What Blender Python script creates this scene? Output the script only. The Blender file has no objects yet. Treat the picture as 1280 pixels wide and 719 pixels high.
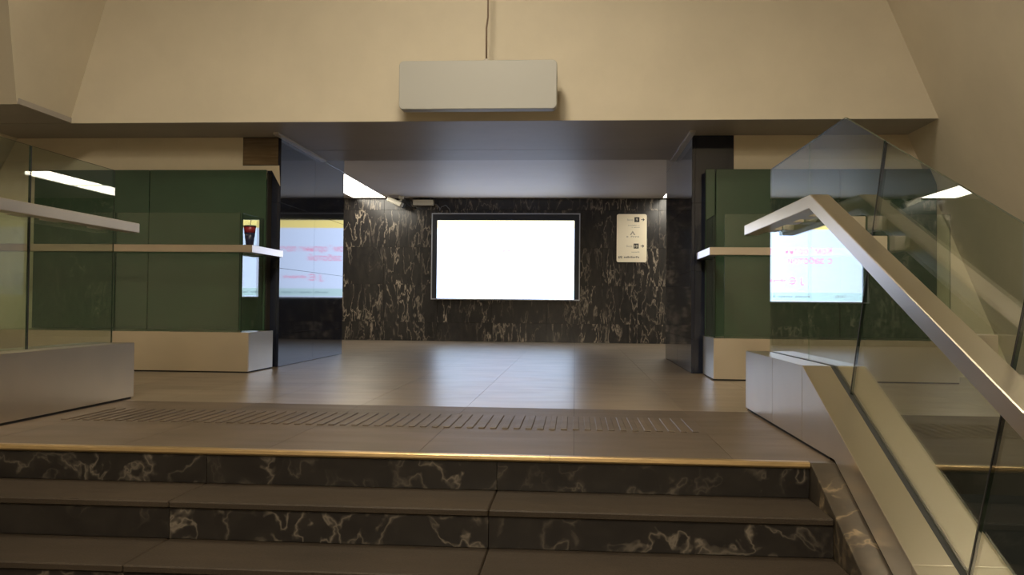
import bpy, bmesh, math, random
from mathutils import Vector, Matrix

random.seed(7)
S = bpy.context.scene
COL = S.collection

# ------------------------------------------------------------------ camera
F_PX = 1085.0
CAM_H = 0.648                       # eye above the upper landing (z = 0)
cam_data = bpy.data.cameras.new('camera')
cam_data.sensor_fit = 'HORIZONTAL'
cam_data.sensor_width = 36.0
cam_data.lens = 36.0 * F_PX / 1280.0
cam_data.clip_start = 0.02
cam_data.clip_end = 200
cam = bpy.data.objects.new('camera', cam_data)
COL.objects.link(cam)
YAW, PITCH, ROLL = 0.0726, 0.0207, 0.0099
cam.matrix_world = (Matrix.Translation((0, 0, CAM_H)) @ Matrix.Rotation(YAW, 4, 'Z')
                    @ Matrix.Rotation(math.pi / 2 + PITCH, 4, 'X') @ Matrix.Rotation(ROLL, 4, 'Z'))
S.camera = cam

# ------------------------------------------------------------------ world and exposure
w = bpy.data.worlds.new('world'); S.world = w
w.use_nodes = True
w.node_tree.nodes['Background'].inputs[0].default_value = (0.9, 0.8, 0.6, 1)
w.node_tree.nodes['Background'].inputs[1].default_value = 0.02
S.view_settings.view_transform = 'Standard'
S.view_settings.look = 'None'
S.view_settings.exposure = 0.0
S.view_settings.gamma = 1.0
S.view_settings.use_curve_mapping = False
S.cycles.max_bounces = 10
S.cycles.transparent_max_bounces = 24
S.cycles.caustics_reflective = True
S.cycles.sample_clamp_indirect = 6.0
S.cycles.use_adaptive_sampling = False

HALL_LAMP = 66.0        # station hall luminaires (overhead, warm)
CORRIDOR_LAMP = 12.0    # corridor ceiling luminaires
SCREEN = 3.2           # video screen

# ------------------------------------------------------------------ materials
MATS = {}
def new_mat(name):
    m = bpy.data.materials.new(name); m.use_nodes = True
    MATS[name] = m
    nt = m.node_tree
    return m, nt, nt.nodes, nt.links, nt.nodes['Principled BSDF']

def ramp(nodes, stops):
    r = nodes.new('ShaderNodeValToRGB')
    e = r.color_ramp.elements
    e[0].position, e[0].color = stops[0][0], (*stops[0][1], 1)
    e[1].position, e[1].color = stops[-1][0], (*stops[-1][1], 1)
    for p, c in stops[1:-1]:
        k = e.new(p); k.color = (*c, 1)
    return r

def simple(name, col, rough=0.5, metal=0.0, spec=0.5, var=0.0, scale=6.0, coat=0.0, bump=0.0, bscale=200.0, stretch=(1, 1, 1)):
    m, nt, N, L, b = new_mat(name)
    b.inputs['Base Color'].default_value = (*col, 1)
    b.inputs['Roughness'].default_value = rough
    b.inputs['Metallic'].default_value = metal
    b.inputs['Specular IOR Level'].default_value = spec
    b.inputs['Coat Weight'].default_value = coat
    b.inputs['Coat Roughness'].default_value = 0.03
    if var or bump:
        tc = N.new('ShaderNodeTexCoord')
        mp = N.new('ShaderNodeMapping'); mp.inputs['Scale'].default_value = stretch
        gm = N.new('ShaderNodeNewGeometry')
        L.new(gm.outputs['Position'], mp.inputs['Vector'])
    if var:
        n = N.new('ShaderNodeTexNoise'); n.inputs['Scale'].default_value = scale
        n.inputs['Detail'].default_value = 6; n.inputs['Roughness'].default_value = 0.6
        L.new(mp.outputs[0], n.inputs['Vector'])
        r = ramp(N, [(0.3, tuple(c * (1 - var) for c in col)), (0.7, tuple(min(1, c * (1 + var)) for c in col))])
        L.new(n.outputs['Fac'], r.inputs[0]); L.new(r.outputs[0], b.inputs['Base Color'])
    if bump:
        n2 = N.new('ShaderNodeTexNoise'); n2.inputs['Scale'].default_value = bscale
        n2.inputs['Detail'].default_value = 3
        L.new(mp.outputs[0], n2.inputs['Vector'])
        bp = N.new('ShaderNodeBump'); bp.inputs['Strength'].default_value = bump
        bp.inputs['Distance'].default_value = 0.01
        L.new(n2.outputs['Fac'], bp.inputs['Height']); L.new(bp.outputs[0], b.inputs['Normal'])
    return m

def emit(name, col, strength):
    m, nt, N, L, b = new_mat(name)
    b.inputs['Base Color'].default_value = (0.02, 0.02, 0.02, 1)
    b.inputs['Emission Color'].default_value = (*col, 1)
    b.inputs['Emission Strength'].default_value = strength
    b.inputs['Roughness'].default_value = 0.4
    return m

plaster = simple('beige_plaster', (0.62, 0.558, 0.44), 0.62, var=0.06, scale=1.3, bump=0.05, bscale=60)
plaster_dark = simple('beige_painted_wall', (0.76, 0.665, 0.49), 0.6, var=0.05, scale=2.0)
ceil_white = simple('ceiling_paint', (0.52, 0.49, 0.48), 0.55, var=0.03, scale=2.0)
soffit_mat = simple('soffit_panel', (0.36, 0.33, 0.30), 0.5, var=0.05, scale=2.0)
black_rubber = simple('black_rubber', (0.012, 0.012, 0.012), 0.6)
dark_gap = simple('dark_joint', (0.02, 0.017, 0.014), 0.8)
trim_metal = simple('pale_metal_trim', (0.55, 0.52, 0.48), 0.45, metal=0.3)
black_plastic = simple('black_plastic', (0.015, 0.016, 0.02), 0.35)
white_plastic = simple('cream_plastic', (0.62, 0.58, 0.48), 0.45)
sign_white = simple('sign_cream', (0.80, 0.72, 0.56), 0.4)
sign_ink = simple('sign_black_print', (0.02, 0.018, 0.015), 0.5)
sign_grey = simple('sign_grey_print', (0.30, 0.27, 0.22), 0.5)
sign_body = simple('hanging_sign_grey', (0.40, 0.40, 0.38), 0.45)
bezel = simple('screen_bezel', (0.02, 0.024, 0.035), 0.3)
bezel_edge = simple('screen_frame_metal', (0.45, 0.48, 0.55), 0.35, metal=0.7)
cup_navy = simple('cup_navy_print', (0.012, 0.016, 0.05), 0.35)
cup_red = simple('cup_red_print', (0.25, 0.02, 0.03), 0.35)
cup_lid = simple('cup_lid_black', (0.02, 0.02, 0.022), 0.3)
brass = simple('worn_brass', (0.42, 0.29, 0.14), 0.35, metal=0.75, var=0.12, scale=9, stretch=(1, 8, 8))

def steel_mat(name, col, rough):
    m, nt, N, L, b = new_mat(name)
    g = N.new('ShaderNodeNewGeometry')
    mp = N.new('ShaderNodeMapping'); mp.inputs['Scale'].default_value = (1.0, 1.0, 1.0)
    L.new(g.outputs['Position'], mp.inputs['Vector'])
    n = N.new('ShaderNodeTexNoise'); n.inputs['Scale'].default_value = 2.6; n.inputs['Detail'].default_value = 2
    L.new(mp.outputs[0], n.inputs['Vector'])
    r = ramp(N, [(0.3, tuple(c * 0.92 for c in col)), (0.72, col)])
    L.new(n.outputs['Fac'], r.inputs[0]); L.new(r.outputs[0], b.inputs['Base Color'])
    b.inputs['Roughness'].default_value = rough
    b.inputs['Metallic'].default_value = 1.0
    return m
steel = steel_mat('brushed_steel', (0.80, 0.72, 0.60), 0.29)
steel_rail = steel_mat('satin_steel_rail', (0.68, 0.60, 0.51), 0.30)

def marble_mat(name, base, vein, amount, scale, rough=0.12, stretch=(1.0, 1.0, 0.55), mottle=0.5):
    """dark polished marble; each slab gets its own part of the pattern"""
    m, nt, N, L, b = new_mat(name)
    g = N.new('ShaderNodeNewGeometry'); oi = N.new('ShaderNodeObjectInfo')
    vm = N.new('ShaderNodeVectorMath'); vm.operation = 'SCALE'; vm.inputs[0].default_value = (31, 17, 23)
    L.new(oi.outputs['Random'], vm.inputs['Scale'])
    ad = N.new('ShaderNodeVectorMath'); ad.operation = 'ADD'
    L.new(g.outputs['Position'], ad.inputs[0]); L.new(vm.outputs[0], ad.inputs[1])
    mp = N.new('ShaderNodeMapping'); mp.inputs['Scale'].default_value = stretch
    mp.inputs['Rotation'].default_value = (0.15, 0.35, 0.0)
    L.new(ad.outputs[0], mp.inputs['Vector'])
    # warped ridged noise -> thin swirling veins
    nw = N.new('ShaderNodeTexNoise'); nw.inputs['Scale'].default_value = scale * 0.8; nw.inputs['Detail'].default_value = 4
    L.new(mp.outputs[0], nw.inputs['Vector'])
    sc = N.new('ShaderNodeVectorMath'); sc.operation = 'MULTIPLY_ADD'
    sc.inputs[1].default_value = (0.28, 0.28, 0.28)
    L.new(nw.outputs['Color'], sc.inputs[0]); L.new(mp.outputs[0], sc.inputs[2])
    n1 = N.new('ShaderNodeTexNoise'); n1.inputs['Scale'].default_value = scale; n1.inputs['Detail'].default_value = 3
    n1.inputs['Roughness'].default_value = 0.5
    L.new(sc.outputs[0], n1.inputs['Vector'])
    s = N.new('ShaderNodeMath'); s.operation = 'SUBTRACT'; s.inputs[1].default_value = 0.5
    L.new(n1.outputs['Fac'], s.inputs[0])
    a = N.new('ShaderNodeMath'); a.operation = 'ABSOLUTE'; L.new(s.outputs[0], a.inputs[0])
    rv = ramp(N, [(0.0, (1, 1, 1)), (0.012, (0.4, 0.4, 0.4)), (0.035, (0, 0, 0))])
    L.new(a.outputs[0], rv.inputs[0])
    # where veins live
    n3 = N.new('ShaderNodeTexNoise'); n3.inputs['Scale'].default_value = scale * 0.35; n3.inputs['Detail'].default_value = 3
    L.new(mp.outputs[0], n3.inputs['Vector'])
    rm = ramp(N, [(0.38, (0, 0, 0)), (0.66, (1, 1, 1))]); L.new(n3.outputs['Fac'], rm.inputs[0])
    mu = N.new('ShaderNodeMath'); mu.operation = 'MULTIPLY'
    L.new(rv.outputs[0], mu.inputs[0]); L.new(rm.outputs[0], mu.inputs[1])
    mu2 = N.new('ShaderNodeMath'); mu2.operation = 'MULTIPLY'; mu2.inputs[1].default_value = amount
    L.new(mu.outputs[0], mu2.inputs[0])
    n4 = N.new('ShaderNodeTexNoise'); n4.inputs['Scale'].default_value = scale * 1.7; n4.inputs['Detail'].default_value = 6
    L.new(sc.outputs[0], n4.inputs['Vector'])
    hi = tuple(bb + (v - bb) * 0.16 * mottle for bb, v in zip(base, vein))
    rb = ramp(N, [(0.35, base), (0.75, hi)]); L.new(n4.outputs['Fac'], rb.inputs[0])
    mx = N.new('ShaderNodeMix'); mx.data_type = 'RGBA'
    L.new(mu2.outputs[0], mx.inputs['Factor']); L.new(rb.outputs[0], mx.inputs['A']); mx.inputs['B'].default_value = (*vein, 1)
    L.new(mx.outputs['Result'], b.inputs['Base Color'])
    b.inputs['Roughness'].default_value = rough
    return m
marble_back = marble_mat('veined_dark_marble', (0.016, 0.015, 0.016), (0.44, 0.37, 0.29), 0.9, 7.0, 0.2, (1.0, 1.0, 0.30), 0.25)
marble_pillar = marble_mat('polished_black_marble', (0.014, 0.017, 0.030), (0.10, 0.11, 0.14), 0.25, 2.0, 0.05, (1, 1, 0.5), 0.3)
marble_riser = marble_mat('riser_black_marble', (0.010, 0.008, 0.007), (0.42, 0.35, 0.27), 0.28, 5.5, 0.3, (1, 1, 1), 0.12)
marble_stringer = marble_mat('stringer_marble', (0.03, 0.024, 0.018), (0.34, 0.25, 0.15), 0.9, 5.0, 0.35, (1, 1, 1), 0.5)

def granite_mat(name, c0, c1, rough, scale=260.0, bump=0.0, spec=0.5, coat=0.0):
    m, nt, N, L, b = new_mat(name)
    g = N.new('ShaderNodeNewGeometry'); oi = N.new('ShaderNodeObjectInfo')
    n = N.new('ShaderNodeTexNoise'); n.inputs['Scale'].default_value = scale; n.inputs['Detail'].default_value = 4
    n.inputs['Roughness'].default_value = 0.7
    L.new(g.outputs['Position'], n.inputs['Vector'])
    r = ramp(N, [(0.34, c0), (0.66, c1)]); L.new(n.outputs['Fac'], r.inputs[0])
    n2 = N.new('ShaderNodeTexNoise'); n2.inputs['Scale'].default_value = 2.4; n2.inputs['Detail'].default_value = 6
    L.new(g.outputs['Position'], n2.inputs['Vector'])
    mr = N.new('ShaderNodeMapRange'); mr.inputs[1].default_value = 0.3; mr.inputs[2].default_value = 0.7
    mr.inputs[3].default_value = 0.80; mr.inputs[4].default_value = 1.15
    L.new(n2.outputs['Fac'], mr.inputs[0])
    mo = N.new('ShaderNodeMapRange'); mo.inputs[3].default_value = 0.90; mo.inputs[4].default_value = 1.08
    L.new(oi.outputs['Random'], mo.inputs[0])
    mm = N.new('ShaderNodeMath'); mm.operation = 'MULTIPLY'; L.new(mr.outputs[0], mm.inputs[0]); L.new(mo.outputs[0], mm.inputs[1])
    vs = N.new('ShaderNodeVectorMath'); vs.operation = 'SCALE'
    L.new(r.outputs[0], vs.inputs[0]); L.new(mm.outputs[0], vs.inputs['Scale'])
    L.new(vs.outputs[0], b.inputs['Base Color'])
    # wear: gloss varies in patches
    n3 = N.new('ShaderNodeTexNoise'); n3.inputs['Scale'].default_value = 3.0; n3.inputs['Detail'].default_value = 2
    mp = N.new('ShaderNodeMapping'); mp.inputs['Scale'].default_value = (0.6, 2.4, 1)
    L.new(g.outputs['Position'], mp.inputs['Vector']); L.new(mp.outputs[0], n3.inputs['Vector'])
    rr = N.new('ShaderNodeMapRange'); rr.inputs[1].default_value = 0.3; rr.inputs[2].default_value = 0.7
    rr.inputs[3].default_value = rough * 0.93; rr.inputs[4].default_value = rough * 1.08
    L.new(n3.outputs['Fac'], rr.inputs[0]); L.new(rr.outputs[0], b.inputs['Roughness'])
    b.inputs['Coat Weight'].default_value = coat; b.inputs['Coat Roughness'].default_value = 0.18
    b.inputs['Specular IOR Level'].default_value = spec
    if bump:
        nb = N.new('ShaderNodeTexNoise'); nb.inputs['Scale'].default_value = 140; nb.inputs['Detail'].default_value = 4
        L.new(g.outputs['Position'], nb.inputs['Vector'])
        bp = N.new('ShaderNodeBump'); bp.inputs['Strength'].default_value = bump; bp.inputs['Distance'].default_value = 0.004
        L.new(nb.outputs['Fac'], bp.inputs['Height']); L.new(bp.outputs[0], b.inputs['Normal'])
    return m
floor_polished = granite_mat('polished_granite', (0.14, 0.110, 0.078), (0.235, 0.183, 0.130), 0.31, spec=0.45)
floor_flamed = granite_mat('flamed_granite', (0.056, 0.040, 0.027), (0.115, 0.083, 0.055), 0.5, 240, 0.25)
tread_mat = granite_mat('tread_granite', (0.018, 0.013, 0.0085), (0.044, 0.031, 0.020), 0.6, 200, 0.25, 0.22)

def glass_mat():
    m, nt, N, L, b = new_mat('balustrade_glass')
    N.remove(b)
    out = N['Material Output']
    tr = N.new('ShaderNodeBsdfTransparent'); tr.inputs[0].default_value = (0.88, 0.93, 0.89, 1)
    gl = N.new('ShaderNodeBsdfGlossy'); gl.inputs['Roughness'].default_value = 0.0
    gl.inputs['Color'].default_value = (1.0, 1.0, 1.0, 1)
    g = N.new('ShaderNodeNewGeometry')
    # Fresnel for both faces of the sheet (the rear face is also met from outside the sheet's index)
    mi = N.new('ShaderNodeMapRange'); mi.inputs[3].default_value = 1.52; mi.inputs[4].default_value = 1 / 1.52
    L.new(g.outputs['Backfacing'], mi.inputs[0])
    fr = N.new('ShaderNodeFresnel'); L.new(mi.outputs[0], fr.inputs['IOR'])
    mx = N.new('ShaderNodeMixShader')
    L.new(fr.outputs[0], mx.inputs[0]); L.new(tr.outputs[0], mx.inputs[1]); L.new(gl.outputs[0], mx.inputs[2])
    L.new(mx.outputs[0], out.inputs['Surface'])
    return m
glass = glass_mat()
glass_edge = simple('glass_edge_green', (0.012, 0.026, 0.018), 0.2)
green_glass = simple('green_backpainted_glass', (0.033, 0.068, 0.042), 0.10, spec=0.6, var=0.08, scale=1.5)

lum_corridor = emit('corridor_diffuser', (1.0, 0.93, 0.78), CORRIDOR_LAMP)
lum_hall = emit('hall_diffuser', (1.0, 0.87, 0.66), HALL_LAMP)
scr_white = emit('screen_white', (0.73, 0.90, 1.27), SCREEN)
scr_strip = emit('screen_footer', (0.55, 0.80, 0.92), SCREEN)
scr_yellow = emit('screen_yellow', (1.00, 0.86, 0.33), SCREEN)
scr_pink = emit('screen_pink', (0.95, 0.28, 0.52), SCREEN)
scr_grey = emit('screen_grey', (0.22, 0.34, 0.42), SCREEN)

# ------------------------------------------------------------------ mesh helpers
def props(o, label=None, cat=None, group=None, kind=None):
    if label: o['label'] = label
    if cat: o['category'] = cat
    if group: o['group'] = group
    if kind: o['kind'] = kind
    return o

def wloc(o):
    v = Vector(o.location)
    while o.parent:
        o = o.parent; v += Vector(o.location)
    return v

def empty(name, loc):
    o = bpy.data.objects.new(name, None); o.location = loc
    o.empty_display_size = 0.1
    COL.objects.link(o); return o

def mesh_obj(name, bm, mats, parent=None):
    """bm is in world coordinates; the origin goes to the base centre of its bounds"""
    bmesh.ops.recalc_face_normals(bm, faces=bm.faces)
    xs = [v.co.x for v in bm.verts]; ys = [v.co.y for v in bm.verts]; zs = [v.co.z for v in bm.verts]
    org = Vector(((min(xs) + max(xs)) / 2, (min(ys) + max(ys)) / 2, min(zs)))
    bmesh.ops.translate(bm, verts=bm.verts, vec=-org)
    me = bpy.data.meshes.new(name); bm.to_mesh(me); bm.free()
    for m in (mats if isinstance(mats, (list, tuple)) else [mats]): me.materials.append(m)
    o = bpy.data.objects.new(name, me)
    o.location = org - (wloc(parent) if parent else Vector((0, 0, 0)))
    o.parent = parent
    COL.objects.link(o); return o

def bm_box(bm, x0, x1, y0, y1, z0, z1, bev=0.0):
    r = bmesh.ops.create_cube(bm, size=1.0)
    vs = r['verts']
    bmesh.ops.scale(bm, verts=vs, vec=(x1 - x0, y1 - y0, z1 - z0))
    bmesh.ops.translate(bm, verts=vs, vec=((x0 + x1) / 2, (y0 + y1) / 2, (z0 + z1) / 2))
    if bev:
        es = {e for v in vs for e in v.link_edges}
        bmesh.ops.bevel(bm, geom=list(es), offset=bev, segments=1, affect='EDGES', clamp_overlap=True)

def box(name, x0, x1, y0, y1, z0, z1, mat, parent=None, bev=0.0):
    bm = bmesh.new(); bm_box(bm, x0, x1, y0, y1, z0, z1, bev)
    return mesh_obj(name, bm, mat, parent)

_cache = {}
def piece(name, x0, x1, y0, y1, z0, z1, mat, parent, bev=0.002):
    """a slab; slabs of one size and material share their mesh"""
    key = (name, round(x1 - x0, 4), round(y1 - y0, 4), round(z1 - z0, 4), mat.name)
    if key not in _cache:
        o = box(name, x0, x1, y0, y1, z0, z1, mat, parent, bev); _cache[key] = o.data; return o
    o = bpy.data.objects.new(name, _cache[key]); o.parent = parent
    o.location = Vector(((x0 + x1) / 2, (y0 + y1) / 2, z0)) - wloc(parent)
    COL.objects.link(o); return o

def prism(name, poly, axis, a0, a1, mats, parent=None, bev=0.0, edge_mat=False):
    """polygon extruded along an axis: for 'x' the poly is (y, z); 'y' -> (x, z); 'z' -> (x, y)"""
    bm = bmesh.new()
    def P(p, a):
        return {'x': (a, p[0], p[1]), 'y': (p[0], a, p[1]), 'z': (p[0], p[1], a)}[axis]
    v0 = [bm.verts.new(P(p, a0)) for p in poly]; v1 = [bm.verts.new(P(p, a1)) for p in poly]
    f0 = bm.faces.new(v0); f1 = bm.faces.new(list(reversed(v1)))
    n = len(poly)
    for i in range(n):
        f = bm.faces.new((v0[(i + 1) % n], v0[i], v1[i], v1[(i + 1) % n]))
        if edge_mat and (edge_mat != 'open' or abs(poly[i][0] - poly[(i + 1) % n][0]) > 1e-6): f.material_index = 1   # 'open': upright ends stay clear
    bmesh.ops.recalc_face_normals(bm, faces=bm.faces)
    if bev: bmesh.ops.bevel(bm, geom=list(bm.edges), offset=bev, segments=1, affect='EDGES', clamp_overlap=True)
    return mesh_obj(name, bm, mats, parent)

def sheet(name, quads, mat, parent=None, thick=0.0, direction=(0, 0, 1)):
    """planar faces given as world polygons, thickened along a direction"""
    bm = bmesh.new(); d = Vector(direction) * thick
    for q in quads:
        a = [bm.verts.new(p) for p in q]; b2 = [bm.verts.new(Vector(p) + d) for p in q]
        bm.faces.new(a); bm.faces.new(list(reversed(b2)))
        n = len(q)
        for i in range(n): bm.faces.new((a[(i + 1) % n], a[i], b2[i], b2[(i + 1) % n]))
    return mesh_obj(name, bm, mat, parent)

def lathe(name, prof, cx, cy, mat, parent=None, seg=28):
    bm = bmesh.new(); rings = []
    for r, z in prof:
        rings.append([bm.verts.new((cx + r * math.cos(2 * math.pi * i / seg), cy + r * math.sin(2 * math.pi * i / seg), z)) for i in range(seg)])
    for a, b2 in zip(rings, rings[1:]):
        for i in range(seg): bm.faces.new((a[i], a[(i + 1) % seg], b2[(i + 1) % seg], b2[i]))
    bm.faces.new(list(reversed(rings[0]))); bm.faces.new(rings[-1])
    o = mesh_obj(name, bm, mat, parent)
    for p in o.data.polygons: p.use_smooth = len(p.vertices) == 4
    return o

def tube(name, pts, r, mat, parent=None, seg=10):
    bm = bmesh.new(); pts = [Vector(p) for p in pts]; rings = []
    for i, p in enumerate(pts):
        t = (pts[min(i + 1, len(pts) - 1)] - pts[max(i - 1, 0)]).normalized()
        u = t.orthogonal().normalized() if i == 0 else (u - t * u.dot(t)).normalized()
        v = t.cross(u)
        rings.append([bm.verts.new(p + (u * math.cos(2 * math.pi * k / seg) + v * math.sin(2 * math.pi * k / seg)) * r) for k in range(seg)])
    for a, b2 in zip(rings, rings[1:]):
        for i in range(seg): bm.faces.new((a[i], a[(i + 1) % seg], b2[(i + 1) % seg], b2[i]))
    bm.faces.new(list(reversed(rings[0]))); bm.faces.new(rings[-1])
    o = mesh_obj(name, bm, mat, parent)
    for p in o.data.polygons: p.use_smooth = len(p.vertices) == 4
    return o

def text(name, body, x, y, z, size, mat, parent, width=None, depth=0.0008):
    """lettering standing in the plane y = const, read from -y; (x, z) is its lower left"""
    cu = bpy.data.curves.new(name, 'FONT'); cu.body = body; cu.size = size; cu.extrude = depth
    tmp = bpy.data.objects.new(name, cu); COL.objects.link(tmp)
    dg = bpy.context.evaluated_depsgraph_get()
    me = bpy.data.meshes.new_from_object(tmp.evaluated_get(dg))
    bpy.data.objects.remove(tmp)
    bm = bmesh.new(); bm.from_mesh(me); bpy.data.meshes.remove(me)
    xs = [v.co.x for v in bm.verts]; s = (width / (max(xs) - min(xs))) if width else 1.0
    x_lo = min(xs)
    for v in bm.verts:
        c = v.co.copy(); v.co = (x + (c.x - x_lo) * s, y - c.z, z + c.y)
    for f in bm.faces: f.material_index = 0
    return mesh_obj(name, bm, mat, parent)

def ticks(name, x, y, z, width, hgt, n, mat, parent, seed=1):
    """a line of print too small to read: short strokes"""
    rnd = random.Random(seed); bm = bmesh.new(); pitch = width / n
    for i in range(n):
        if rnd.random() < 0.12 and 0 < i < n - 1: continue
        x0 = x + i * pitch; hh = hgt * rnd.choice((0.75, 0.75, 0.8, 1.0))
        bm_box(bm, x0, x0 + pitch * 0.28, y - 0.001, y, z, z + hh)
        bm_box(bm, x0 + pitch * 0.45, x0 + pitch * 0.7, y - 0.001, y, z + rnd.choice((0, hh * 0.55)), z + hh)
        bm_box(bm, x0, x0 + pitch * 0.7, y - 0.001, y, z + hh * 0.4, z + hh * 0.58)
    return props(mesh_obj(name, bm, mat, parent), kind='stuff')

def rounded_rect(x0, x1, z0, z1, r, seg=6):
    pts = []
    for cx, cz, a0 in ((x1 - r, z0 + r, -90), (x1 - r, z1 - r, 0), (x0 + r, z1 - r, 90), (x0 + r, z0 + r, 180)):
        for k in range(seg + 1):
            a = math.radians(a0 + 90 * k / seg); pts.append((cx + r * math.cos(a), cz + r * math.sin(a)))
    return pts

# ------------------------------------------------------------------ measures (metres)
CX = -0.933                                    # axis of the stair and the portal
Y_EDGE = 3.74                                  # top step edge
RISE, TREAD = 0.151, 0.350
SLOPE = 0.403
STAIR_L, STAIR_R = -2.845, 0.989               # treads between the stringers
BAL_R, BAL_L = 1.089, -2.945                   # inner faces of the balustrade plinths
GLASS_R, GLASS_L = 1.239, -3.112
PIL_L, PIL_R = -3.003, 1.140                   # portal jamb faces
Y_PIL, Y_PIL_B = 8.635, 11.05
Z_SOF, Y_SOF, Y_BEAM = 2.345, 7.913, 10.06
Y_BACK, Z_CEIL = 15.42, 2.556
Z_HALL = 4.9
Z_LOW = -6 * RISE
Y_STRIP = 5.50                                 # flamed strip / polished floor

def lean_right(z): return 3.20 - 0.42 * (z - Z_SOF)
def lean_left(z): return -4.82 + 0.29 * (z - Z_SOF)

# ------------------------------------------------------------------ setting: floors
fl = box('floor', -9.0, 6.0, Y_EDGE + 0.02, Y_BACK + 0.1, -0.12, -0.012, dark_gap)
props(fl, 'upper landing floor of dark granite slabs with polished and rough zones', kind='structure')
PX = 0.68
def cols(x0, x1):
    k = math.floor(x0 / PX)
    while k * PX < x1 - 1e-6:
        a, b = max(x0, k * PX), min(x1, (k + 1) * PX)
        if b - a > 0.04: yield a, b
        k += 1
G = 0.0009
# polished slabs
rows = [5.50 + 0.765 * i for i in range(14)]
for i, y0 in enumerate(rows[:-1]):
    y1 = min(rows[i + 1], Y_BACK)
    if y0 >= Y_BACK - 0.05: break
    rng = (-5.44, 3.40) if y1 <= Y_PIL + 0.2 else ((-2.99, 1.13) if y1 < 11.2 else (-5.44, 3.40))
    for a, b in cols(*rng):
        piece('floor_slab', a + G, b - G, y0 + G, y1 - G, -0.02, 0.0, floor_polished, fl, 0.0)
# floor beyond the slabs that can be told apart
for n, (a, b, c, d) in enumerate(((-9, -5.44, 5.50, 11.62), (3.40, 6, 5.50, 11.62), (-9, -5.44, 11.62, Y_BACK), (3.40, 6, 11.62, Y_BACK))):
    box('floor_field', a, b, c, d, -0.02, -0.001, floor_polished, fl)
for a, b in ((-5.44, -2.99), (1.13, 3.40)):
    box('floor_field', a, b, 8.56, 11.62, -0.02, -0.002, floor_polished, fl)
# flamed slabs by the stair head
for (y0, y1) in ((Y_EDGE + 0.037, 4.50), (4.50, 5.14), (5.14, 5.50)):
    for a, b in cols(-2.99, 1.13):
        piece('flamed_slab', a + G, b - G, y0 + G, y1 - G, -0.02, 0.0, floor_flamed, fl, 0.0)
for a, b in ((-9, -2.99), (1.13, 6)):
    box('floor_field', a, b, Y_EDGE + 0.02, 5.50, -0.02, -0.001, floor_flamed, fl)
# tactile bars
nb = 56
for i in range(nb):
    x = -2.78 + (0.63 + 2.78) * i / (nb - 1)
    piece('tactile_bar', x - 0.017, x + 0.017, 4.56, 5.08, -0.001, 0.006, floor_flamed, fl, 0.003)

# lower floor the stair comes up from
fl2 = box('floor_lower', -9.0, 6.0, -13.0, Y_EDGE - 5 * TREAD, Z_LOW - 0.1, Z_LOW, tread_mat)
props(fl2, 'dark granite floor at the foot of the stair', kind='structure')
for nm, a, b in (('floor_side_left', -9.0, BAL_L - 0.3), ('floor_side_right', BAL_R + 0.3, 6.0)):
    o = box(nm, a, b, Y_EDGE - 5 * TREAD, Y_EDGE + 0.02, Z_LOW - 0.1, Z_LOW, tread_mat)
    props(o, 'sunken dark floor beside the stair, behind the glass', kind='structure')

# ------------------------------------------------------------------ setting: stair
st = empty('stairs', (CX, Y_EDGE, 0)); props(st, 'dark granite stair with black marble risers', kind='structure')
tcols = [(STAIR_L, -1.62), (-1.62, -0.33), (-0.33, STAIR_R)]
for k in range(6):
    yk = Y_EDGE - k * TREAD
    zt = -k * RISE
    for j, (a, b) in enumerate(tcols):
        # riser slab under the edge of level k
        piece('riser_slab', a + 0.001, b - 0.001, yk + 0.012, yk + 0.035, zt - RISE, zt - 0.028, marble_riser, st, 0.001)
        if k > 0:
            piece('tread_slab', a + 0.001, b - 0.001, yk - 0.0, yk + TREAD + 0.012, zt - 0.028, zt, tread_mat, st, 0.005)
    box('stair_core', STAIR_L, STAIR_R, yk + 0.035, yk + TREAD + 0.03, Z_LOW - 0.05, zt - 0.03, dark_gap, st)
# brass edge strip, in two lengths
for a, b in ((STAIR_L, -0.103), (-0.101, STAIR_R)):
    prism('brass_nosing', [(Y_EDGE - 0.002, -0.022), (Y_EDGE - 0.006, -0.015), (Y_EDGE - 0.004, -0.003), (Y_EDGE + 0.002, 0.002),
                     (Y_EDGE + 0.035, 0.002), (Y_EDGE + 0.035, -0.012), (Y_EDGE + 0.012, -0.028)], 'x', a, b, brass, st)
# sloping marble stringers between treads and plinths
yb = Y_EDGE - 6 * TREAD - 0.15
for a, b in ((STAIR_R + 0.002, BAL_R + 0.02), (BAL_L - 0.02, STAIR_L - 0.002)):
    ys = [Y_EDGE + 0.06, 3.05, 2.35, 1.65]
    for y1, y0 in zip(ys, ys[1:]):
        y1b = y1
        zt1 = 0.0 if y1 > Y_EDGE else -SLOPE * (Y_EDGE - y1)
        zt0 = -SLOPE * (Y_EDGE - y0)
        poly = [(y0 + .001, Z_LOW - 0.05), (y1 - .001, Z_LOW - 0.05), (y1 - .001, zt1)]
        if y1 > Y_EDGE: poly.append((Y_EDGE, 0.0))
        poly.append((y0 + .001, zt0))
        prism('stringer_slab', poly, 'x', a, b, marble_stringer, st, 0.002)

# ------------------------------------------------------------------ setting: walls
def slab_wall_y(parent, xs, zs, y, mat, t=0.03, name='marble_slab'):
    for x0, x1 in zip(xs, xs[1:]):
        for z0, z1 in zip(zs, zs[1:]):
            piece(name, x0 + G, x1 - G, y - t, y, z0 + G, z1 - G, mat, parent, 0.0015)

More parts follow.
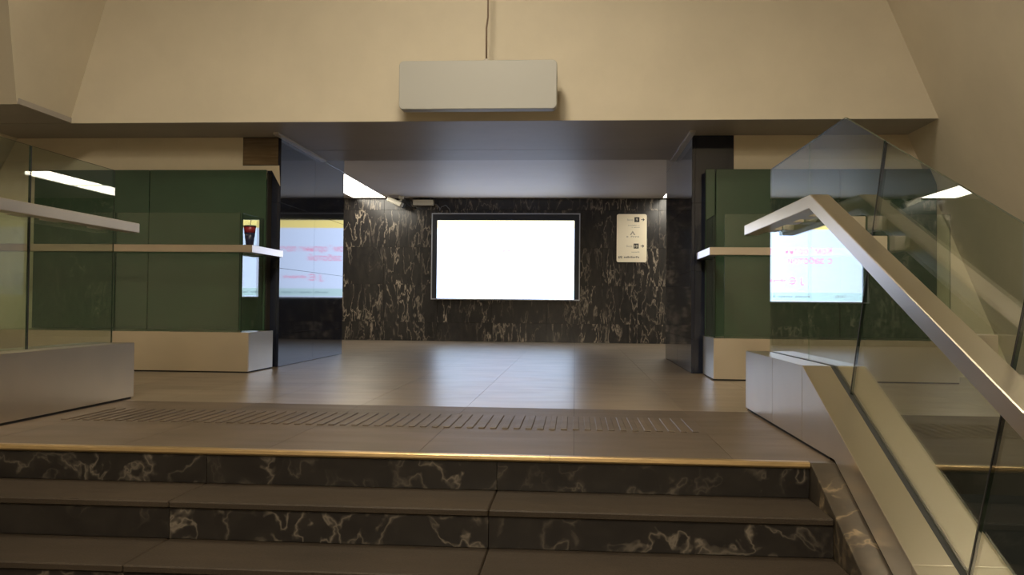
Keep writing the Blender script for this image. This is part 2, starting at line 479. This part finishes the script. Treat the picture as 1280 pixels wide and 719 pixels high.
ZS = [0.0, 0.335, 1.005, 1.675, 2.345, 2.62]
wb = box('wall_back', -9, 6, Y_BACK + 0.0, Y_BACK + 0.15, 0, 2.7, dark_gap)
props(wb, 'corridor wall clad in dark veined marble slabs behind the screen', kind='structure')
slab_wall_y(wb, [-5.4 + 0.98 * i for i in range(10)], ZS, Y_BACK, marble_back)
box('marble_field', -9, -5.4, Y_BACK - 0.03, Y_BACK, 0, 2.62, marble_back, wb)
box('marble_field', 3.42, 6, Y_BACK - 0.03, Y_BACK, 0, 2.62, marble_back, wb)

ce = box('ceiling', -9, 6, 10.0, Y_BACK + 0.15, Z_CEIL + 0.06, Z_CEIL + 0.2, ceil_white)
props(ce, 'pale smooth corridor ceiling behind the portal beam', kind='structure')
LUM_L, LUM_R = (-3.99, -3.37), (1.50, 2.12)
LY0, LY1 = 12.15, 15.27
for a, b, c, d in ((-9, LUM_L[0], 10.0, Y_BACK), (LUM_L[1], LUM_R[0], 10.0, Y_BACK), (LUM_R[1], 6, 10.0, Y_BACK),
                   (LUM_L[0], LUM_L[1], 10.0, LY0), (LUM_R[0], LUM_R[1], 10.0, LY0),
                   (LUM_L[0], LUM_L[1], LY1, Y_BACK), (LUM_R[0], LUM_R[1], LY1, Y_BACK)):
    box('ceiling_panel', a, b, c, d, Z_CEIL, Z_CEIL + 0.06, ceil_white, ce)

# portal jambs (pillars) of polished black marble
for nm, xi, xo, lab in (('pillar', PIL_L, -3.404, 'polished black marble pillar left of the opening, mirroring the screen'),
                        ('pillar', PIL_R, 1.543, 'polished black marble pillar right of the opening')):
    s = 1 if xi > xo else -1
    core0, core1 = sorted((xi - s * 0.03, xo))
    p = box(nm, core0, core1, Y_PIL + 0.03, Y_PIL_B, 0, 2.56, dark_gap)
    props(p, lab, kind='structure')
    ymid = 9.80
    zs = [0.0, 0.335, 1.005, 1.675, 2.345, 2.555]
    for z0, z1 in zip(zs, zs[1:]):
        x0, x1 = sorted((xi, xi - s * 0.03))
        for y0, y1 in ((Y_PIL, ymid), (ymid, Y_PIL_B)):
            piece('pillar_slab', x0, x1, y0 + G, y1 - G, z0 + G, z1 - G, marble_pillar, p, 0.001)
        if z0 < 2.3:
            x0, x1 = sorted((xi - s * 0.031, xo))
            piece('pillar_slab', x0, x1, Y_PIL, Y_PIL + 0.03, z0 + G, z1 - G, marble_pillar, p, 0.001)
    # pale strip along the head of the jamb
    x0, x1 = sorted((xi, xi + s * 0.055))
    box('trim_strip', x0, x1, Y_PIL - 0.25, Y_BEAM, Z_SOF - 0.022, Z_SOF - 0.001, trim_metal, p)

# added steel plate and beige patch imitate reflections in the left pillar's polished front
pl_ = [o for o in COL.objects if o.name == 'pillar'][0]
box('reflection_plate', -3.400, -3.030, Y_PIL - 0.012, Y_PIL - 0.0005, 2.055, 2.335, simple('bronze_reflection', (0.36, 0.29, 0.22), 0.16, metal=1.0, var=0.25, scale=3.0, stretch=(1, 1, 14)), pl_, 0.003)
prism('reflection_patch', [(-3.404, 2.052), (-3.02, 2.052), (-3.008, 1.84), (-3.095, 2.0), (-3.404, 2.0)], 'y', Y_PIL - 0.006, Y_PIL - 0.0005, plaster_dark, pl_)

# beige walls flanking the portal, green glass cladding on their lower part
for nm, a, b, z_lean in (('wall_portal_left', -7.2, -3.406, 0), ('wall_portal_right', 1.545, 4.3, 1)):
    o = box(nm, a, b, Y_PIL, Y_PIL + 0.2, 0, Z_SOF, plaster_dark)
    props(o, 'beige wall beside the portal above the green glass', kind='structure')
def clad(nm, edges, lab):
    r = empty(nm, ((edges[0] + edges[-1]) / 2, 8.5, 0)); props(r, lab, kind='structure')
    for a, b in zip(edges, edges[1:]):
        piece('green_panel', min(a, b) + 0.004, max(a, b) - 0.004, 8.48, 8.52, 0.02, 1.985, green_glass, r, 0.004)
    a, b = sorted((edges[0], edges[-1]))
    box('backing_frame', a + 0.02, b, 8.52, 8.634, 0.0, 1.96, dark_gap, r)
clad('wall_green_left', [-5.53, -4.31, -3.095], 'dark green glass cladding left of the portal')
clad('wall_green_right', [1.248, 1.345, 2.52, 3.42], 'dark green glass cladding right of the portal')

# beam over the portal: soffit panels and the plaster face above
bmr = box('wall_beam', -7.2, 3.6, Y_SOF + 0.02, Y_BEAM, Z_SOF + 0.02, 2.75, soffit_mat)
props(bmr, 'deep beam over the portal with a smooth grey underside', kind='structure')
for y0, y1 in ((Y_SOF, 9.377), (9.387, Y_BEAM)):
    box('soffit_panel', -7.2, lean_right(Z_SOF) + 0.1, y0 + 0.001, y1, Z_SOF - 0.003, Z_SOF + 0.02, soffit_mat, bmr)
A = (lean_left(Z_SOF), Y_SOF, Z_SOF); A2 = (lean_left(Z_HALL), Y_SOF, Z_HALL)
D = (lean_right(Z_SOF), Y_SOF, Z_SOF); D2 = (lean_right(Z_HALL), Y_SOF, Z_HALL)
wu = sheet('wall_upper', [[A, D, D2, A2]], plaster, None, 0.12, (0, 1, 0))
props(wu, 'large beige plaster facet above the portal', kind='structure')
# left facet: leans inwards, its front edge comes towards the stair as it rises
B = (-4.82, 7.128, Z_SOF)
kB = ((-4.6055 + 4.82) / (3.0845 - 2.345), (6.6725 - 7.128) / (3.0845 - 2.345))
tz = Z_HALL - Z_SOF
B2 = (-4.82 + kB[0] * tz, 7.128 + kB[1] * tz, Z_HALL)
wf = sheet('wall_facet_left', [[A, A2, B2, B]], plaster, None, 0.12, (-1, 0, 0.3))
props(wf, 'slanting beige plaster facet left of the upper wall', kind='structure')
C = (-9.0, 7.128, Z_SOF); C2 = (-9.0, 7.128 + kB[1] * tz, Z_HALL)
wg = sheet('wall_front_left', [[C, B, B2, C2]], plaster, None, 0.12, (0, 1, 0.2))
props(wg, 'beige plaster wall face at the far left above the recess', kind='structure')
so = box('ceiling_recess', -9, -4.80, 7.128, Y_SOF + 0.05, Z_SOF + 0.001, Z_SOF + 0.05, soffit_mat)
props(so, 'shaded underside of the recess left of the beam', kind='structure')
# right leaning wall runs along the whole hall
wr = sheet('wall_right', [[(lean_right(Z_LOW), -13, Z_LOW), (lean_right(Z_LOW), Y_PIL, Z_LOW), (lean_right(Z_HALL), Y_PIL, Z_HALL), (lean_right(Z_HALL), -13, Z_HALL)]],
           plaster, None, 0.12, (1, 0, 0.3))
props(wr, 'leaning beige plaster wall along the right of the stair', kind='structure')
wl2 = sheet('wall_recess_left', [[(-5.82, 7.1, Z_SOF), (-7.1, 7.1, 0), (-7.1, Y_PIL, 0), (-5.82, Y_PIL, Z_SOF)]], plaster, None, 0.1, (-1, 0, 0.3))
props(wl2, 'leaning beige wall closing the recess at the far left', kind='structure')
wl = box('wall_left', -9.1, -9.0, -13, Y_BACK, Z_LOW, Z_HALL, plaster); props(wl, 'beige wall along the left of the hall', kind='structure')
wz = box('wall_behind', -9, 6, -13.1, -13.0, Z_LOW, Z_HALL, plaster); props(wz, 'beige wall at the back of the hall', kind='structure')
ch = box('ceiling_hall', -9.1, 6, -13.1, Y_SOF + 0.2, Z_HALL, Z_HALL + 0.1, plaster); props(ch, 'beige ceiling high over the stair', kind='structure')
we = box('wall_corridor_left', -6.8, -6.7, 11.05, Y_BACK, 0, Z_CEIL, plaster_dark); props(we, 'beige end wall of the corridor, left', kind='structure')
wf2 = box('wall_corridor_right', 4.8, 4.9, 11.05, Y_BACK, 0, Z_CEIL, plaster_dark); props(wf2, 'beige end wall of the corridor, right', kind='structure')
for nm, a, b in (('wall_corridor_front_left', -6.7, -3.406), ('wall_corridor_front_right', 1.545, 4.8)):
    o = box(nm, a, b, 10.9, 11.05, 0, Z_CEIL, plaster_dark); props(o, 'beige corridor wall behind the pillar', kind='structure')

# ------------------------------------------------------------------ lamps
def luminaire(x0, x1, y0, y1, z, mat, label, cat='ceiling light', group=None, name='ceiling_light', drop=0.0):
    r = empty(name, ((x0 + x1) / 2, (y0 + y1) / 2, z)); props(r, label, cat, group)
    e = 0.014
    bm = bmesh.new()
    for q in ((x0, x0 + e, y0, y1), (x1 - e, x1, y0, y1), (x0 + e, x1 - e, y0, y0 + e), (x0 + e, x1 - e, y1 - e, y1)):
        bm_box(bm, *q, z - 0.006, z + 0.05)
    mesh_obj('frame', bm, trim_metal, r)
    box('diffuser', x0 + e, x1 - e, y0 + e, y1 - e, z + 0.004, z + 0.014, mat, r)
    box('housing', x0 + e, x1 - e, y0 + e, y1 - e, z + 0.016, z + 0.05, trim_metal, r)
ym = (LY0 + LY1) / 2
luminaire(*LUM_L, ym + .002, LY1, Z_CEIL, lum_corridor, 'lit white ceiling panel left of the opening, nearest the marble wall')
luminaire(*LUM_L, LY0, ym - .002, Z_CEIL, lum_corridor, 'lit white ceiling panel left of the opening, cut by the pillar')
luminaire(*LUM_R, ym + .002, LY1, Z_CEIL, lum_corridor, 'lit white ceiling panel right of the opening, behind the right pillar near the marble wall')
luminaire(*LUM_R, LY0, ym - .002, Z_CEIL, lum_corridor, 'lit white ceiling panel behind the right pillar, seen mirrored in the left glass')
for k, (yy, nth) in enumerate(((3.7, 'nearest the upper wall'), (-1.8, 'second from the upper wall'), (-4.8, 'third from the upper wall'), (-7.8, 'farthest from the upper wall'))):
    hw = 0.30 if k == 0 else 0.60
    luminaire(-0.95 - hw, -0.95 + hw, yy, yy + 1.5, Z_HALL - 0.06, lum_hall, 'warm ceiling panel high over the stair hall, ' + nth, group='hall ceiling lights')

# ------------------------------------------------------------------ stair balustrades
def rail_poly(y_far, y_break, y_near, z_top, t):
    th = math.atan(SLOPE); o = t * math.tan(th / 2)
    def zt(y): return z_top - SLOPE * (y_break - y)
    yb_, zb_ = y_near, zt(y_near)
    return [(y_far, z_top), (y_break, z_top), (yb_, zb_), (yb_ + t * math.sin(th), zb_ - t * math.cos(th)),
            (y_break + o, z_top - t), (y_far, z_top - t)]

def balustrade(side, label):
    """side +1: right of the stair, -1: left (mirrored about the stair axis)"""
    def X(x):
        if side > 0: return x
        return 2 * ((BAL_R + BAL_L) / 2) - x
    def XX(a, b): return sorted((X(a), X(b)))
    root = empty('glass_balustrade', (X(1.24), 4.2, 0)); props(root, label, 'balustrade', 'glass stair balustrades')
    zp, yk = 0.374, 4.26
    y_end = 5.63
    y_low = 1.75
    def ztop(y): return zp if y >= yk else zp - SLOPE * (yk - y)
    def zbot(y): return 0.014 if y >= Y_EDGE else 0.014 - SLOPE * (Y_EDGE - y)
    segs = [(y_end, 4.892), (4.889, yk + 0.0015)] if side > 0 else [(y_end, yk + 0.0015)]
    for (b0, b1) in ((1.089, 1.222), (1.256, 1.389)):
        x0, x1 = XX(b0, b1)
        for y1, y0 in segs:
            box('steel_panel', x0, x1, y0, y1, 0.014, zp, steel, root, 0.002)
        for y1, y0 in ((yk - 0.0015, 2.9), (2.897, y_low)):
            poly = [(y1, ztop(y1))] + [(y0, ztop(y0)), (y0, zbot(y0))]
            if y1 > Y_EDGE: poly += [(Y_EDGE, 0.014)]
            poly += [(y1, zbot(y1))]
            prism('steel_panel', poly, 'x', x0, x1, steel, root, 0.0015)
    # end cap, channel and recessed foot
    x0, x1 = XX(1.2235, 1.2545)
    prism('glass_channel', [(y_end - 0.01, zp - 0.003), (yk, zp - 0.003), (y_low, ztop(y_low) - 0.003), (y_low, ztop(y_low) - 0.16), (Y_EDGE, 0.05), (y_end - 0.01, 0.05)],
          'x', x0, x1, black_rubber, root)
    x0, x1 = XX(1.0895, 1.3885)
    box('end_plate', x0, x1, y_end + 0.0005, y_end + 0.003, 0.014, zp, steel, root)
    x0, x1 = XX(1.10, 1.38)
    box('recessed_foot', x0, x1, Y_EDGE + 0.1, y_end - 0.012, -0.0005, 0.0135, black_rubber, root)
    # glass panels
    gx0, gx1 = XX(1.234, 1.244)
    zg, yg = 1.530, 4.085
    def gtop(y): return zg if y >= yg else zg - SLOPE * (yg - y)
    def gbot(y): return ztop(y) - 0.05
    def jpt(ytop, up):      # point on a joint square to the slope: from its top (ytop) down by 'up'
        return (ytop + SLOPE * up, gtop(ytop) - up)
    def joint_bottom(ytop):
        lo, hi = 0.0, 2.0
        for _ in range(50):
            m = (lo + hi) / 2; y, z = jpt(ytop, m)
            if z > gbot(y): lo = m
            else: hi = m
        return jpt(ytop, lo)
    j1, j2, j3 = 3.570, 2.41, 1.30
    b1, b2, b3 = joint_bottom(j1), joint_bottom(j2), joint_bottom(j3)
    d = 0.006; df = 0.0012 if side > 0 else 0.006
    panels = [
        [(5.61, gbot(5.61)), (5.61, zg), (4.708 + df, zg), (4.708 + df, gbot(4.708))],
        [(4.708 - df, gbot(4.708)), (4.708 - df, zg), (yg, zg), (j1 + d, gtop(j1 + d)), (b1[0] + d, b1[1])] + ([(yk, gbot(yk))] if b1[0] < yk else []),
        [(b1[0] - d, gbot(b1[0] - d)), (j1 - d, gtop(j1 - d)), (j2 + d, gtop(j2 + d)), (b2[0] + d, gbot(b2[0] + d))],
        [(b2[0] - d, gbot(b2[0] - d)), (j2 - d, gtop(j2 - d)), (j3 + d, gtop(j3 + d)), (max(b3[0], y_low) + d, gbot(max(b3[0], y_low) + d))],
    ]
    for poly in panels:
        prism('glass_panel', poly, 'x', gx0, gx1, [glass, glass_edge], root, 0.0, 'open' if side > 0 else True)
    # dark seals in the sloping joints
    if side < 0: prism('joint_seal', [(4.704, zg - 0.01), (4.712, zg - 0.01), (4.712, zp), (4.704, zp)], 'x', X(1.239) - 0.006, X(1.239) + 0.006, black_rubber, root)
    for jt, bt in ((j1, b1), (j2, b2)):
        prism('joint_seal', [(jt - 0.004, gtop(jt) - 0.01), (jt + 0.004, gtop(jt) - 0.01), (bt[0] + 0.004, bt[1] + 0.01), (bt[0] - 0.004, bt[1] + 0.01)], 'x',
              X(1.239) - 0.006, X(1.239) + 0.006, black_rubber, root)
    # handrail and its brackets
    x0, x1 = XX(1.080, 1.168)
    yr = 4.10; zr = 1.176; t = 0.064
    hr = prism('handrail', rail_poly(5.655, yr, 1.75, zr, t), 'x', x0, x1, steel_rail, root, 0.003)
    x0, x1 = XX(1.169, 1.2305)
    def rz(y): return zr if y >= yr else zr - SLOPE * (yr - y)
    for yc in (5.35, 4.86, 4.56, 3.86, 3.60, 2.70, 2.44, 1.95):
        w2 = 0.075
        box('rail_bracket', x0, x1, yc - w2, yc + w2, rz(yc) - (0.095 if yc < yr else 0.062), rz(yc) - 0.006 - (SLOPE * w2 if yc < yr else 0), steel_rail, root, 0.002)
    return root
balustrade(1, 'glass and steel stair balustrade right of the steps, sloping handrail in full view')
balustrade(-1, 'glass and steel stair balustrade at the left edge, level handrail end in view')

# ------------------------------------------------------------------ parapets in front of the green walls
def parapet(label, xi, xo, gi, g0, gedges, rail_in, rail_out):
    """xi plinth corner towards the opening, xo far end; gi plane of the short glass pane, gedges front pane edges"""
    s = 1 if xi > xo else -1
    root = empty('glass_parapet', ((xi + xo) / 2, 8.1, 0)); props(root, label, 'parapet', 'glass parapets before the green walls')
    a, b = sorted((xi, xo))
    n = 2
    # plinth cladding: front panels, the returning side panel and the top
    ex = [xi - s * 0.002, xi - s * 1.30, xo]
    for p, q in zip(ex, ex[1:]):
        x0, x1 = sorted((p, q))
        box('steel_panel', x0 + 0.001, x1 - 0.001, 7.82, 7.83, 0.014, 0.374, steel, root)
    x0, x1 = sorted((xi, xi - s * 0.01))
    box('steel_panel', x0, x1, 7.832, 8.47, 0.014, 0.374, steel, root)
    x0, x1 = sorted((xi - s * 0.011, xo))
    box('plinth_top', x0, x1, 7.832, 8.47, 0.355, 0.372, steel, root)
    box('recessed_foot', x0, x1, 7.835, 8.46, 0.0, 0.3545, black_rubber, root)
    # glass: a short pane along the side, wider panes along the front
    box_glass('glass_panel', gi - 0.006, gi + 0.006, 7.93 if s > 0 else 7.985, 8.47, 0.3725, 1.49, root)
    for p, q in zip(gedges, gedges[1:]):
        x0, x1 = sorted((p, q))
        box_glass('glass_panel', x0 + 0.006, x1 - 0.006, 7.894, 7.906, 0.3725, 1.49, root)
    # handrail: front run and a return towards the opening, mitred at the corner
    x0, x1 = sorted((rail_in, rail_in - s * 0.085))
    xc = rail_in - s * 0.085
    prism('handrail', [(rail_in, 7.75), (xc, 7.835), (rail_out, 7.835), (rail_out, 7.75)], 'z', 1.112, 1.180, steel_rail, root, 0.002)
    prism('handrail', [(rail_in, 7.7515), (rail_in, 8.60), (xc, 8.60), (xc, 7.8365)], 'z', 1.112, 1.180, steel_rail, root, 0.002)
    for k in range(2):
        xk = gedges[0] - s * (0.18 + 0.85 * k)
        box('rail_bracket', xk - 0.05, xk + 0.05, 7.836, 7.893, 1.114, 1.172, steel_rail, root)
    yk = 8.30
    p0, p1 = sorted((xc - s * 0.001, gi + s * 0.0065))
    if p1 - p0 > 0.004: box('rail_bracket', p0, p1, yk - 0.05, yk + 0.05, 1.114, 1.172, steel_rail, root)
    return root
def box_glass(name, x0, x1, y0, y1, z0, z1, parent):
    bm = bmesh.new(); bm_box(bm, x0, x1, y0, y1, z0, z1)
    bm.normal_update()
    thin = 0 if (x1 - x0) < (y1 - y0) else 1
    for f in bm.faces:
        f.material_index = 0 if abs(f.normal[thin]) > 0.9 else 1
    return mesh_obj(name, bm, [glass, glass_edge], parent)
parapet('steel plinth with glass panes left of the opening, cup standing on its handrail', PIL_L, -5.56, -3.118, 0, [-3.124, -4.335, -5.54], -2.955, -5.55)
parapet('steel plinth with glass panes and short level handrail right of the opening', 1.232, 3.34, 1.262, 0, [1.329, 2.54, 3.30], 1.180, 2.50)

# ------------------------------------------------------------------ drinks cup on the left parapet rail
cx, cy, z0 = -2.995, 7.793, 1.1803
cp = empty('drink_cup', (cx, cy, z0)); props(cp, 'tall dark paper cup with red band and straw on the left handrail corner', 'cup')
hc = 0.165
def cr(t): return 0.034 + (0.055 - 0.034) * t
lathe('cup_body', [(0.030, z0), (cr(0), z0 + 0.001), (cr(0.68), z0 + hc * 0.68)], cx, cy, cup_navy, cp)
lathe('cup_band', [(cr(0.68), z0 + hc * 0.681), (cr(1.0) , z0 + hc), (cr(1.0) - 0.003, z0 + hc + 0.001)], cx, cy, cup_red, cp)
lathe('cup_lid', [(0.058, z0 + hc + 0.0015), (0.060, z0 + hc + 0.006), (0.055, z0 + hc + 0.014), (0.048, z0 + hc + 0.016)], cx, cy, cup_lid, cp)
tube('straw', [(cx + 0.004, cy, z0 + hc + 0.0165), (cx + 0.012, cy, z0 + hc + 0.075)], 0.0035, black_plastic, cp)
ticks('cup_print', cx - 0.022, cy - 0.0475, z0 + 0.085, 0.03, 0.014, 4, sign_grey, cp, 4)

# ------------------------------------------------------------------ video screen on the marble wall
sx0, sx1, sz0, sz1 = -2.461, -0.021, 0.782, 2.155
yf = Y_BACK - 0.031                    # marble face
vs = empty('video_screen', ((sx0 + sx1) / 2, yf, sz0)); props(vs, 'large glowing advertising screen on the dark marble wall', 'screen')
ys_ = yf - 0.055
box('backplate', sx0 - 0.085, sx1 + 0.085, yf - 0.035, yf - 0.0005, sz0 - 0.02, sz1 + 0.11, bezel, vs)
for q in ((sx0 - 0.085, sx0, sz0 - 0.02, sz1 + 0.11), (sx1, sx1 + 0.085, sz0 - 0.02, sz1 + 0.11), (sx0 + .0005, sx1 - .0005, sz1, sz1 + 0.11)):
    box('bezel', q[0], q[1], yf - 0.058, yf - 0.0355, q[2], q[3], bezel, vs)
e = 0.018
for q in ((sx0 - 0.103, sx0 - 0.0855, sz0 - 0.04, sz1 + 0.13), (sx1 + 0.0855, sx1 + 0.103, sz0 - 0.04, sz1 + 0.13),
          (sx0 - 0.085, sx1 + 0.085, sz1 + 0.1105, sz1 + 0.13), (sx0 - 0.085, sx1 + 0.085, sz0 - 0.04, sz0 - 0.0205)):
    box('frame_bar', q[0], q[1], yf - 0.07, yf - 0.0005, q[2], q[3], bezel_edge, vs)
W, H = sx1 - sx0, sz1 - sz0
def sxf(u): return sx0 + u * W
def szf(v): return sz1 - v * H           # v from the top
dp = box('display', sx0 + .0008, sx1 - .0008, ys_, yf - 0.036, sz0 - 0.019, sz1 - .0008, scr_white, vs)
yt = ys_ - 0.0005
box('yellow_band', sx0 + .002, sx1 - .002, yt - 0.001, yt, szf(0.105), szf(0.0) - .002, scr_yellow, dp)
box('footer_band', sx0 + .002, sx1 - .002, yt - 0.001, yt, sz0 + .002, szf(0.90), scr_strip, dp)
text('headline_word', 'Комфортные', sxf(0.212), yt - 0.001, szf(0.415), 0.165, scr_pink, dp, 0.375 * W)
text('headline_word', 'поездки', sxf(0.612), yt - 0.001, szf(0.415), 0.165, scr_pink, dp, 0.25 * W)
text('headline_word', 'с', sxf(0.212), yt - 0.001, szf(0.535), 0.165, scr_pink, dp, 0.028 * W)
text('headline_word', 'заботой', sxf(0.265), yt - 0.001, szf(0.535), 0.165, scr_pink, dp, 0.25 * W)
# small pink emblem: a hooked stroke, a ring with a bar, and a line of small print
lx, lz = sxf(0.405), szf(0.80)
tube('emblem', [(lx, yt - 0.006, lz + 0.01), (lx + 0.02, yt - 0.006, lz - 0.012), (lx + 0.045, yt - 0.006, lz), (lx + 0.045, yt - 0.006, lz + 0.12)], 0.009, scr_pink, dp, 8)
ring = [(lx + 0.20 + 0.055 * math.cos(a), yt - 0.006, lz + 0.065 + 0.055 * math.sin(a)) for a in [math.radians(40 + 290 * k / 20) for k in range(21)]]
tube('emblem', ring, 0.009, scr_pink, dp, 8)
tube('emblem', [(lx + 0.17, yt - 0.006, lz + 0.065), (lx + 0.235, yt - 0.006, lz + 0.065)], 0.009, scr_pink, dp, 8)
ticks('emblem_print', lx + 0.31, yt - 0.001, lz + 0.045, 0.42, 0.05, 12, scr_pink, dp, 3)
text('clock', '14:41', sxf(0.118), yt - 0.0015, szf(0.965), 0.075, scr_grey, dp, 0.065 * W)
ticks('footer_print', sxf(0.365), yt - 0.0015, szf(0.965), 0.55 * W, 0.042, 32, scr_grey, dp, 9)

# ------------------------------------------------------------------ exit sign on the marble wall
gx0, gx1, gz0, gz1 = 0.724, 1.248, 1.431, 2.277
sg = empty('exit_sign', ((gx0 + gx1) / 2, yf, gz0)); props(sg, 'white rounded exit sign with black arrows on the marble wall right of the screen', 'sign')
prism('board', rounded_rect(gx0, gx1, gz0, gz1, 0.035), 'y', yf - 0.022, yf - 0.0005, sign_white, sg)
yb2 = yf - 0.0225
def gx(u): return gx0 + u * (gx1 - gx0)
def gz(v): return gz1 - v * (gz1 - gz0)
def arrow(u, v):
    s_ = 0.022; cx_, cz_ = gx(u), gz(v); bm = bmesh.new()
    bm_box(bm, cx_ - 0.035, cx_ + 0.012, yb2 - 0.001, yb2, cz_ - 0.007, cz_ + 0.007)
    o = prism('arrow', [(cx_ - 0.035, cz_ - 0.006), (cx_ + 0.004, cz_ - 0.006), (cx_ - 0.010, cz_ - 0.024), (cx_ + 0.004, cz_ - 0.024), (cx_ + 0.028, cz_),
                     (cx_ + 0.004, cz_ + 0.024), (cx_ - 0.010, cz_ + 0.024), (cx_ + 0.004, cz_ + 0.006), (cx_ - 0.035, cz_ + 0.006)], 'y', yb2 - 0.001, yb2, sign_ink, sg)
    bm.free()
for num, v, ex in (('9', 0.115, 0.0), ('10', 0.665, -0.02)):
    sq = 0.088
    xa = gx(0.585 + ex); zc_ = gz(v)
    q = box('number_square', xa, xa + sq, yb2 - 0.001, yb2, zc_ - sq / 2, zc_ + sq / 2, sign_ink, sg)
    text('number', num, xa + (0.030 if num == '9' else 0.018), yb2 - 0.002, zc_ - 0.024, 0.068, sign_white, q, 0.028 if num == '9' else 0.052)
    arrow(0.875 + ex * 0.5, v)
    text('exit_word', 'Выход', xa - 0.125, yb2 - 0.001, zc_ - 0.018, 0.045, sign_grey, sg, 0.10)
ticks('small_print', gx(0.38), yb2, gz(0.245), 0.20, 0.018, 11, sign_grey, sg, 21)
ticks('small_print', gx(0.50), yb2, gz(0.285), 0.145, 0.018, 8, sign_grey, sg, 22)
zc_ = gz(0.435)
prism('roof_mark', [(gx(0.44), zc_), (gx(0.53), zc_ + 0.075), (gx(0.62), zc_), (gx(0.575), zc_), (gx(0.53), zc_ + 0.04), (gx(0.485), zc_)], 'y', yb2 - 0.001, yb2, sign_grey, sg)
ticks('mark_print', gx(0.33), yb2, gz(0.485), 0.225, 0.03, 6, sign_grey, sg, 23)
ticks('small_print', gx(0.50), yb2, gz(0.80), 0.14, 0.018, 7, sign_grey, sg, 24)
ticks('badge', gx(0.06), yb2, gz(0.925), 0.07, 0.055, 3, sign_ink, sg, 25)
ticks('footer_print', gx(0.25), yb2, gz(0.915), 0.27, 0.034, 9, sign_ink, sg, 26)

# ------------------------------------------------------------------ hanging sign before the upper wall
hs = empty('hanging_sign', (-0.87, 7.6, 2.37)); props(hs, 'grey rounded sign cabinet hung on a thin rod before the beige wall', 'sign')
prism('cabinet', rounded_rect(-1.568, -0.173, 2.37, 2.80, 0.04), 'y', 7.54, 7.66, sign_body, hs, 0.006)
tube('rod', [(-0.80, 7.6, 2.80), (-0.802, 7.6, 3.1), (-0.79, 7.6, 3.2), (-0.79, 7.6, Z_HALL - 0.001)], 0.008, simple('rod_brown', (0.16, 0.11, 0.07), 0.5), hs)
lathe('rod_cap', [(0.03, 2.801), (0.03, 2.815), (0.010, 2.83)], -0.80, 7.6, trim_metal, hs, 16)

# ------------------------------------------------------------------ security camera and junction box under the corridor ceiling
sc_ = empty('security_camera', (-3.2, 15.05, 2.45)); props(sc_, 'small cream security camera under the ceiling by the lit panel', 'camera')
lathe('mount', [(0.045, 2.50), (0.05, 2.535), (0.05, 2.5555)], -3.06, 15.05, white_plastic, sc_, 20)
tube('arm', [(-3.06, 15.05, 2.50), (-3.07, 15.04, 2.47), (-3.10, 15.02, 2.455)], 0.016, white_plastic, sc_)
bm = bmesh.new(); bm_box(bm, -0.15, 0.15, -0.05, 0.05, -0.042, 0.042, 0.012)
bmesh.ops.transform(bm, matrix=Matrix.Translation((-3.16, 15.0, 2.445)) @ Matrix.Rotation(math.radians(24), 4, 'Y') @ Matrix.Rotation(math.radians(-14), 4, 'Z'), verts=bm.verts)
mesh_obj('camera_body', bm, white_plastic, sc_)
bm = bmesh.new(); bm_box(bm, 0.151, 0.20, -0.045, 0.045, -0.04, 0.04, 0.006)
bmesh.ops.transform(bm, matrix=Matrix.Translation((-3.16, 15.0, 2.445)) @ Matrix.Rotation(math.radians(24), 4, 'Y') @ Matrix.Rotation(math.radians(-14), 4, 'Z'), verts=bm.verts)
mesh_obj('lens_hood', bm, black_plastic, sc_)
tube('cable', [(-3.02, 15.05, 2.54), (-2.99, 15.07, 2.46), (-2.95, 15.12, 2.40), (-2.90, 15.25, 2.37), (-2.86, 15.385, 2.38)], 0.009, black_plastic, sc_)
jb = empty('junction_box', (-2.70, 15.3, 2.41)); props(jb, 'flat cream cable box above the top left corner of the screen', 'box')
box('box_body', -2.88, -2.53, 15.22, 15.388, 2.42, 2.505, white_plastic, jb, 0.006)
box('box_lid', -2.885, -2.525, 15.212, 15.219, 2.415, 2.51, white_plastic, jb, 0.002)
tube('cable', [(-2.529, 15.30, 2.45), (-2.47, 15.30, 2.43), (-2.42, 15.33, 2.37), (-2.43, 15.36, 2.33), (-2.40, 15.37, 2.40), (-2.32, 15.37, 2.43), (-2.25, 15.375, 2.36), (-2.24, 15.375, 2.30)],
     0.008, simple('grey_cable', (0.20, 0.20, 0.22), 0.5), jb)
